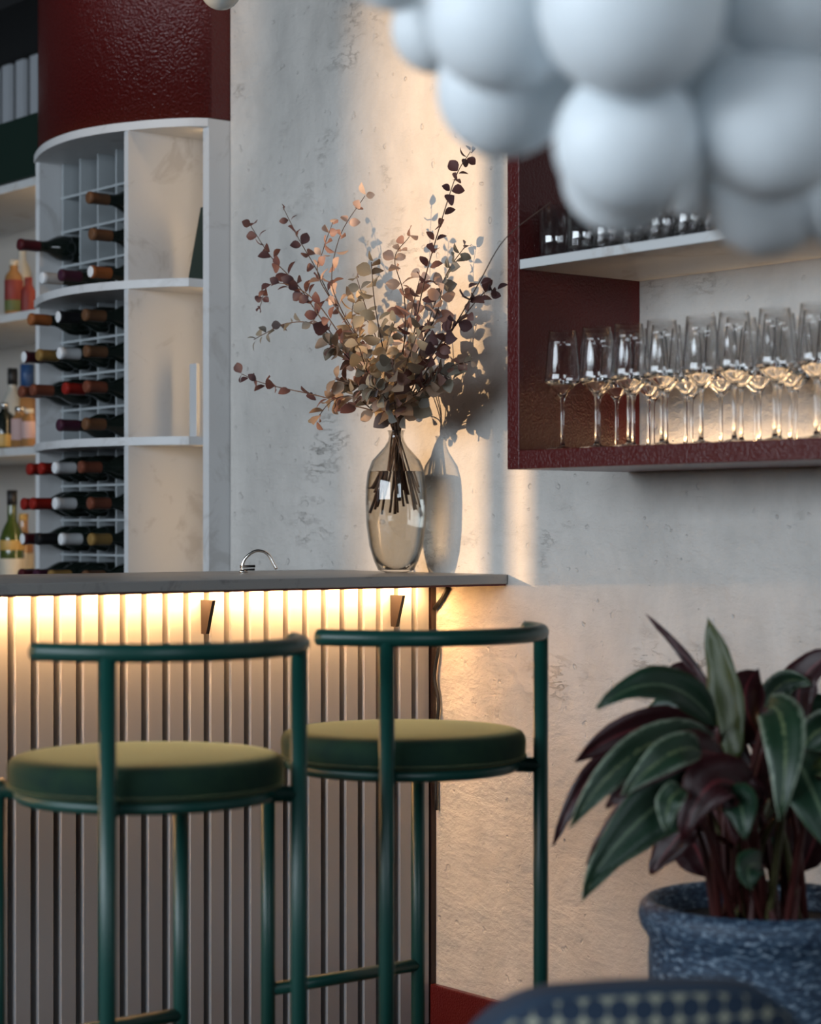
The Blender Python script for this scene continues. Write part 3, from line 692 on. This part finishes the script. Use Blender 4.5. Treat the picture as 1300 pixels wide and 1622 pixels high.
# ================================================================== wall shelf with glasses
SX, SE, SD = .613, 2.3, .325
sh = thing("wall_shelf", "oxblood red wall shelf holding rows of clear glasses", "wall shelf", (0, 0, 0))
MB().box(SX, SX + .034, -SD, -.001, 1.246, 2.05).build("side_panel", M_REDSHELF, sh, bevel=.0015)
MB().box(SE - .034, SE, -SD, -.001, 1.246, 2.05).build("side_panel", M_REDSHELF, sh, bevel=.0015)
MB().box(SX + .034, SE - .034, -SD, -.001, 1.246, 1.282).build("bottom_board", M_REDSHELF, sh, bevel=.0015)
MB().box(SX, SE, -SD, -.001, 2.05, 2.085).build("top_board", M_REDSHELF, sh, bevel=.0015)
mid = MB().box(SX + .034, SE - .034, -SD + .002, -.001, 1.629, 1.647).build("middle_board", M_SHELFW, sh, bevel=.001)
mid['label'] = "pale grey middle board"
MB().box(SX + .05, SE - .05, -.014, -.004, 1.282, 1.286).build("led_strip", M_LED, sh)
la = bpy.data.lights.new("shelf_glow_light", 'AREA'); la.shape = 'RECTANGLE'; la.size = 1.55; la.size_y = .01
la.energy = .8; la.color = (1, .60, .28)
lo = link("shelf_glow_light", la, sh, (1.45, -.022, 1.289)); lo.rotation_euler = (R(180 + 8), 0, 0)

# stemmed wine glass: thin bowl + solid stem and foot
g0 = thing("wine_glass", "", "wine glass", (0, 0, 0), "stemmed wine glasses on the bottom board")
MB().lathe([(.0335, .128), (.0345, .134), (.0335, .142), (.0310, .170), (.0285, .200), (.0262, .226), (.0258, .2262), (.0281, .200), (.0306, .170), (.0331, .142), (.0340, .134), (.0330, .1285)], 28, close=False).build("bowl", M_THIN, g0)
MB().lathe([(0, .0), (.034, 0), (.0345, .001), (.020, .003), (.006, .006), (.0036, .014), (.0032, .05), (.0034, .088), (.0050, .098), (.012, .108), (.024, .120), (.0335, .1285),
            (.0322, .1300), (.022, .1235), (.010, .1130), (.004, .1065), (0, .105)], 24).build("stem", M_CLEAR, g0)
random.seed(11)
ROWN = ["front", "second", "third", "back"]
first = True
for r, yy in enumerate((-.272, -.198, -.124, -.052)):
    for c in range(10 if r < 3 else 9):
        x = .712 + c * .089 + (.03 if r % 2 else 0) + random.uniform(-.006, .006)
        lab = f"clear stemmed wine glass on the bottom board, {ROWN[r]} row, {ORD[c]} from the left end"
        loc = (x, yy + random.uniform(-.004, .004), 1.2825)
        if first:
            g0.location = loc; g0['label'] = lab; first = False
        else:
            dup(g0, loc, lab)
# tumblers on the pale board
t0 = tag(MB().lathe([(0, 0), (.026, 0), (.028, .002), (.0312, .098), (.0300, .098), (.0272, .010), (0, .008)], 24).build("tumbler", M_TUMBLER), "", "tumbler", "tumblers on the middle board")
first = True
for r, yy in enumerate((-.280, -.212, -.144, -.076)):
    for c in range(9):
        lab = f"straight clear tumbler on the pale middle board, {ROWN[r]} row, {ORD[c]} from the left end"
        loc = (.700 + c * .070 + random.uniform(-.002, .002), yy + random.uniform(-.002, .002), 1.6475)
        if first:
            t0.location = loc; t0['label'] = lab; first = False
        else:
            o = t0.copy(); scene.collection.objects.link(o); o.location = loc; o['label'] = lab

# ================================================================== vase
VX, VY, VZ = -.020, -.098, 1.0332
va = thing("glass_vase", "tall smoky grey glass vase half full of water on the counter top", "vase", (VX, VY, VZ))
vp = [(0, .001), (.024, .0), (.027, .002), (.040, .006), (.0494, .026), (.0600, .060), (.0668, .110), (.0685, .160), (.0680, .190), (.0640, .224), (.0540, .250), (.0380, .268), (.0260, .281), (.0185, .294), (.0160, .304), (.0175, .314), (.0200, .317)]
vi = [(max(0, r - .0025), z + .0006) for r, z in vp[::-1]]
vo = MB().lathe(vp + vi[:-3] + [(.024, .008), (0, .008)], 48).build("vase_glass", M_VASE, va)
wl = .226
wp = [(0, .0085), (.024, .0085)] + [(r - .0028, z) for r, z in vp if .012 < z < wl] + [(.0603, wl), (0, wl)]
MB().lathe(wp, 48).build("water", M_WATER, va)

# ================================================================== dried eucalyptus branches
LEAFCOL = {'plum': [(.12, .052, .050), (.085, .042, .046), (.17, .08, .068)], 'pale': [(.54, .38, .31), (.62, .47, .38), (.36, .21, .17)],
           'grey': [(.19, .19, .175), (.14, .115, .115), (.24, .23, .19)], 'mix': [(.19, .105, .085), (.21, .18, .135), (.34, .24, .17)], 'gold': [(.58, .44, .28), (.46, .36, .23), (.22, .17, .12)]}
def leafmat(k, i):
    n = f"dried_leaf_{k}_{i}"
    if n in MAT: return MAT[n]
    m = mat(n, LEAFCOL[k][i], .6)
    t = NT(m)
    v = t.coord()
    c = LEAFCOL[k][i]
    t.l(t.ramp(t.noise(v, 90, 3), [(.35, tuple(x * .7 for x in c)), (.7, tuple(min(1, x * 1.25) for x in c))]), t.b.inputs['Base Color'])
    tl = t.n('ShaderNodeBsdfTranslucent'); tl.inputs['Color'].default_value = (*[min(1, x * 1.6) for x in c], 1)
    mx = t.n('ShaderNodeMixShader'); mx.inputs[0].default_value = .3
    t.l(t.b.outputs[0], mx.inputs[1]); t.l(tl.outputs[0], mx.inputs[2]); t.l(mx.outputs[0], t.out.inputs['Surface'])
    return m
def leaf_mesh(m, cup, fold, aspect, name="leaf"):
    """unit leaf along +Y, base at the origin, broad ovate, slightly cupped"""
    b = MB(); prof_ = [(0.0, .04), (.10, .20), (.28, .42), (.50, .50), (.72, .42), (.90, .20), (1.0, .02)]
    for yy, w in prof_:
        w *= aspect
        zc = -cup * 4 * (yy - .45) ** 2
        for s in (-1, 0, 1):
            b.v.append((s * w, yy, zc + (fold * w if s else 0)))
    for i in range(len(prof_) - 1):
        for s in (0, 1):
            a = i * 3 + s
            b.face([a, a + 1, a + 4, a + 3], 0, True)
    return b.mesh(name, m)
LM = {}
def get_leaf(k):
    i, j = random.randrange(3), random.randrange(3)
    if (k, i, j) not in LM:
        LM[(k, i, j)] = leaf_mesh(leafmat(k, i), (.10, .22, .03)[j], (.25, -.2, .5)[j], (.80, .72, .92)[j])
    return LM[(k, i, j)]
M_STEM = mat("dried_stem", (.085, .050, .035), .7)
random.seed(21)
CORE_LABELS = ["short eucalyptus branch with mixed grey-brown leaves at the inner left of the bouquet",
    "short eucalyptus branch with gold-brown leaves, upright left of the bouquet's middle",
    "short eucalyptus branch with gold-brown leaves, upright in the very middle of the bouquet",
    "short eucalyptus branch with pale gold leaves right of the bouquet's middle",
    "short eucalyptus branch with plum leaves at the inner right of the bouquet",
    "short eucalyptus branch with mixed brown leaves low at the left above the vase shoulder",
    "short eucalyptus branch with plum leaves low at the right above the vase neck",
    "grey-leaved eucalyptus tuft just above the vase neck, leaning left",
    "brown and grey eucalyptus tuft directly above the vase neck",
    "short eucalyptus branch with gold leaves at the rear left of the bouquet",
    "eucalyptus branch with cream pink leaves behind the right middle of the bouquet",
    "eucalyptus branch with cream pink leaves at the back of the bouquet's middle"]
for bi, (lab, pal, size, nl, pts) in enumerate(BRANCHES):
    neck = Vector(pts[0])
    ang = 2 * PI * bi / len(BRANCHES) * 2.3
    rr = .0095 * math.sqrt((bi + 1) / len(BRANCHES))
    jn = Vector((VX + rr * math.cos(ang), VY + rr * math.sin(ang), VZ + .315))
    first_dir = (Vector(pts[1]) - jn).normalized()
    foot = Vector((VX - first_dir.x * .040 + .026 * math.cos(ang * 1.7), VY - first_dir.y * .03 + .026 * math.sin(ang * 1.7), VZ + random.uniform(.13, .19)))
    P = spline([foot, jn] + [Vector(p) for p in pts[1:]], 7)
    label = ("dried eucalyptus branch " + lab) if lab != "CORE" else CORE_LABELS.pop(0)
    br = thing("eucalyptus_branch", label, "branch", tuple(jn), "dried eucalyptus branches in the vase")
    n = len(P)
    P = [p - jn for p in P]
    MB().tube(P, [.0020 - .0012 * i / n for i in range(n)], 6).build("stem", M_STEM, br)
    # leaves in opposite pairs from a third of the way up to the tip
    i0 = 11 if lab == "CORE" else (int(n * .38) if 'nearly bare' not in lab else int(n * .5))
    pairs = max(1, round(nl * .72))
    for q in range(pairs):
        f = q / max(1, pairs - 1)
        fi = i0 + (n - 1 - i0) * f
        k = min(n - 2, int(fi)); p = P[k].lerp(P[k + 1], fi - k)
        T = (P[k + 1] - P[k]).normalized()
        if 'nearly bare' in lab and f > .45: continue
        u = T.orthogonal().normalized()
        u = Quaternion(T, q * PI / 2 + random.uniform(-.6, .6)) @ u
        for sgn in (1, -1):
            if random.random() < .08: continue
            d = (u * sgn + T * random.uniform(.25, .9) + Vector((0, 0, random.uniform(-.35, .1)))).normalized()
            s = size * random.uniform(.85, 1.3) * (1.12 - .36 * f)
            fv = Vector((-.3, -1, .2)) + Vector((random.uniform(-1, 1), random.uniform(-1, 1), random.uniform(-1, 1))) * .85   # blades turn to the light
            zax = (fv - d * fv.dot(d)).normalized()
            xax = d.cross(zax)
            mtx = Matrix((xax * s, d * s, zax * s)).transposed().to_4x4()
            base = p + d * .002
            tipw = jn + base + d * s
            if tipw.y > -.008: continue
            mtx.translation = base
            lo = link("leaf", get_leaf(pal), br); lo.matrix_local = mtx

# ================================================================== potted plant
POT = Vector((1.399, -.481, 0))
pp = thing("potted_plant", "leafy plant with green and burgundy striped leaves in a speckled blue pot", "potted plant", tuple(POT))
def potmat():
    m = mat("speckled_blue_glaze", (.02, .045, .09), .55)
    t = NT(m)
    v = t.coord((1, 1, 2.6), rot=(R(20), R(25), 0))
    n = t.noise(v, 70, 4, .6, .6)
    t.l(t.ramp(n, [(.40, (.014, .030, .062)), (.56, (.050, .095, .155)), (.68, (.34, .43, .52))]), t.b.inputs['Base Color'])
    t.l(t.bump(n, .4, .003), t.b.inputs['Normal'])
    return m
M_POT = potmat()
MB().lathe([(0, 0), (.150, 0), (.158, .008), (.176, .30), (.178, .455), (.176, .480), (.181, .492), (.190, .505), (.194, .520), (.190, .538), (.180, .546), (.170, .544), (.164, .530), (.162, .48), (0, .475)], 64).build("pot", M_POT, pp)
M_SOIL = mat("dark_soil", (.018, .012, .010), .9)
sb = MB(); random.seed(3)
sb.lathe([(0, .512), (.05, .515), (.11, .510), (.1625, .505)], 32)
sb.build("soil", M_SOIL, pp)
def bigleaf_mats(kind):
    def mk(name, cols, under=False):
        if name in MAT: return MAT[name]
        m = mat(name, cols[0], .44)
        t = NT(m)
        uv = t.n('ShaderNodeTexCoord')
        sp = t.n('ShaderNodeSeparateXYZ'); t.l(uv.outputs['UV'], sp.inputs[0])
        u = t.math('ABSOLUTE', t.math('SUBTRACT', sp.outputs[0], .5))      # 0 at the midrib, .5 at the margin
        vn = t.noise(t.coord((3, 9, 3), 'UV'), 3, 4, .6, .8)
        e = t.math('ADD', u, t.math('MULTIPLY', t.math('SUBTRACT', vn, .5), .30 if 'varieg' in name else .05))
        if under: stops = [(0, cols[1]), (.03, cols[0]), (1, cols[0])]
        else: stops = [(.0, cols[1]), (.022, cols[1]), (.045, cols[0]), (.40 if 'varieg' in name else .46, cols[0]), (.47 if 'varieg' in name else .50, cols[2])]
        t.l(t.ramp(e, stops), t.b.inputs['Base Color'])
        vein = t.n('ShaderNodeTexWave', i_Scale=14, i_Distortion=1.0); vein.bands_direction = 'Y'
        t.l(uv.outputs['UV'], vein.inputs['Vector'])
        t.l(t.bump(vein.outputs['Fac'], .12, .003), t.b.inputs['Normal'])
        return m
    G, MID, CREAM, BU = (.008, .032, .016), (.09, .14, .08), (.20, .25, .18), (.026, .004, .006)
    und = mk("leaf_underside", [BU, (.10, .02, .02)], True)
    if kind == 'green': return mk("leaf_green", [G, MID, (.04, .09, .04)]), und
    if kind == 'varieg': return mk("leaf_varieg", [(.012, .038, .018), (.11, .15, .07), CREAM]), und
    if kind == 'olive': return mk("leaf_olive", [(.036, .052, .010), (.055, .07, .02), (.08, .10, .035)]), und
    return mk("leaf_burgundy", [BU, (.12, .02, .025), (.075, .012, .016)]), und
def big_leaf(kind, width, pts, tilt):
    base, midp, tip = [Vector(p) - POT for p in pts]
    ctrl = 2 * midp - (base + tip) * .5
    N = 12
    me = MB(); uvs = []
    prof_ = lambda t: max(.02, math.sin(PI * min(1, t ** .85)) ** .75 * (1 - .12 * t))
    for i in range(N + 1):
        t = i / N
        p = base * (1 - t) ** 2 + ctrl * 2 * t * (1 - t) + tip * t * t
        T = ((ctrl - base) * (1 - t) + (tip - ctrl) * t).normalized()
        side = T.cross(Vector((.62, -.78, .25))).normalized()     # broad face turned to the window side of the room
        side = Quaternion(T, tilt) @ side
        nn = side.cross(T).normalized()
        w = width * .60 * prof_(t)
        for k in range(5):
            s = (k - 2) / 2
            me.v.append(tuple(p + side * (s * w) + nn * (abs(s) * w * .32) + nn * (.004 * math.sin(t * 17 + k) * abs(s))))
            uvs.append((.5 + s * .5, t))
    for i in range(N):
        for k in range(4):
            a = i * 5 + k
            me.face([a, a + 1, a + 6, a + 5], 0, True)
    top_m, und = bigleaf_mats(kind)
    mesh = me.mesh("leaf", [top_m, und])
    ul = mesh.uv_layers.new(name="UVMap")
    for lp in mesh.loops: ul.data[lp.index].uv = uvs[lp.vertex_index]
    o = link("leaf", mesh, pp)
    s = o.modifiers.new("thickness", 'SOLIDIFY'); s.thickness = .0012; s.offset = -1; s.material_offset = 1
    return base
random.seed(8)
M_PSTEM = mat("red_leaf_stalk", (.065, .014, .012), .5)
for kind, w, pts in PLANT_LEAVES:
    b = big_leaf(kind, w, pts, random.uniform(-.45, .45))
    a = random.uniform(0, 2 * PI); rr = random.uniform(.01, .085)
    root = Vector((rr * math.cos(a) + b.x * .15, rr * math.sin(a) + b.y * .15, .505))
    m1 = root.lerp(b, .5) + Vector((0, 0, .03))
    MB().tube(spline([root, m1, b], 6), [.0062] * 7 + [.0045] * 5 + [.003], 8).build("stalk", M_PSTEM if random.random() < .75 else mat("olive_stalk", (.07, .065, .025), .5), pp)

# ================================================================== upholstered chair in the foreground
CH = Vector((2.004, -1.340, 0))
ch = thing("armchair", "low chair with rounded back in navy fabric patterned with cream-edged dots", "chair", tuple(CH), rz=R(51.35 + 9))
def dotfabric():
    m = mat("navy_dot_fabric", (.012, .03, .06), .85)
    t = NT(m)
    uv = t.n('ShaderNodeTexCoord')
    mp = t.n('ShaderNodeMapping'); mp.inputs['Scale'].default_value = (1 / .0265, 1 / .0265, 1); mp.inputs['Location'].default_value = (0, .45, 0)
    t.l(uv.outputs['UV'], mp.inputs[0])
    fr = t.n('ShaderNodeVectorMath', operation='FRACTION'); t.l(mp.outputs[0], fr.inputs[0])
    sb_ = t.n('ShaderNodeVectorMath', operation='SUBTRACT'); t.l(fr.outputs[0], sb_.inputs[0]); sb_.inputs[1].default_value = (.5, .5, 0)
    ml = t.n('ShaderNodeVectorMath', operation='MULTIPLY'); t.l(sb_.outputs[0], ml.inputs[0]); ml.inputs[1].default_value = (1, 1, 0)
    ln = t.n('ShaderNodeVectorMath', operation='LENGTH'); t.l(ml.outputs[0], ln.inputs[0])
    t.l(t.ramp(ln.outputs['Value'], [(.47, (.010, .026, .055)), (.52, (.28, .29, .23))]), t.b.inputs['Base Color'])
    return m
M_DOT = dotfabric()
M_NAVY = mat("navy_piping_fabric", (.018, .040, .075), .85)
# back: curved slab, rounded upper corners; local -Y faces the camera side
def back_slab(half, h0, h1, rc, y_in, y_out, name, m, parent, bulge=.05, inset=0):
    b = MB(); NX, uvs = 28, []
    rows = []
    for i in range(NX + 1):
        s = -1 + 2 * i / NX
        s = math.copysign(abs(s) ** .8, s)
        x = s * half
        d = max(0, abs(x) - (half - rc))
        top_ = h1 - (rc - math.sqrt(max(0, rc * rc - d * d))) - .024 * s * s
        rows.append((x, top_, bulge * (x / half) ** 2))
    for side_y in (y_out, y_in):
        for (x, top_, yo) in rows:
            for j in range(7):
                f = j / 6
                z = h0 + (top_ - h0) * f
                b.v.append((x, side_y + yo, z)); uvs.append((x, z))
    n = (NX + 1) * 7
    for i in range(NX):
        for j in range(6):
            a = i * 7 + j
            b.face([a, a + 7, a + 8, a + 1], 0, True)
            b.face([n + a, n + a + 1, n + a + 8, n + a + 7], 0, True)
        a = i * 7 + 6
        b.face([a, a + 7, n + a + 7, n + a], 0, True)
        a = i * 7
        b.face([a, n + a, n + a + 7, a + 7], 0, True)
    for j in range(6):
        b.face([j, j + 1, n + j + 1, n + j], 0, True)
        e = NX * 7 + j
        b.face([e, n + e, n + e + 1, e + 1], 0, True)
    me = b.mesh(name, m)
    ul = me.uv_layers.new(name="UVMap")
    for lp in me.loops: ul.data[lp.index].uv = uvs[lp.vertex_index]
    o = link(name, me, parent)
    return o
bk = back_slab(.216, .25, .630, .115, .055, -.020, "backrest", M_NAVY, ch)
bv = bk.modifiers.new("bevel", 'BEVEL'); bv.width = .018; bv.segments = 3; bv.limit_method = 'ANGLE'; bv.angle_limit = R(50)
fp = back_slab(.206, .26, .6255, .108, -.018, -.028, "patterned_panel", M_DOT, bk, bulge=.045)
sc = MB()
sc.box(-.24, .24, .05, .50, .27, .38)
so_ = sc.build("seat", M_NAVY, ch, bevel=.03)
for sx in (-.19, .19):
    for sy in (.06, .45):
        MB().lathe([(0, 0), (.010, 0), (.016, .28), (0, .28)], 12, c=(sx, sy)).build("leg", mat("dark_walnut", (.05, .025, .015), .45), ch)

# ================================================================== pendant lamps
pl = thing("globe_pendant_lamp", "big cluster of matte white glass globes hanging at the upper right", "pendant lamp", (2.30, -1.63, 1.45))
PLV = Vector((2.30, -1.63, 1.45))
gm = {}
for p, r in GLOBES:
    me = MB().lathe([(r * math.sin(PI * i / 20), -r * math.cos(PI * i / 20)) for i in range(21)], 40).mesh("globe", M_GLOBE)
    link("globe", me, pl, tuple(Vector(p) - PLV))
MB().tube([(0, 0, .2), (0, 0, 1.72)], .008, 10).build("rod", M_CHROME, pl)
MB().lathe([(0, 1.715), (.06, 1.715), (.06, 1.749), (0, 1.749)], 24).build("canopy", M_GLOBE, pl)
sg = thing("small_globe_lamp", "small grey glass globe lamp at the top edge, beside the red bulkhead", "pendant lamp", (-.224, -.43, 2.323))
gl_ = MB().lathe([(.046 * math.sin(PI * i / 16), -.046 * math.cos(PI * i / 16)) for i in range(17)], 32).build("globe", mat("smoked_globe", (.34, .37, .37), .25), sg)
MB().tube([(0, 0, .044), (0, 0, .86)], .004, 8).build("cord", M_BLACK, sg)
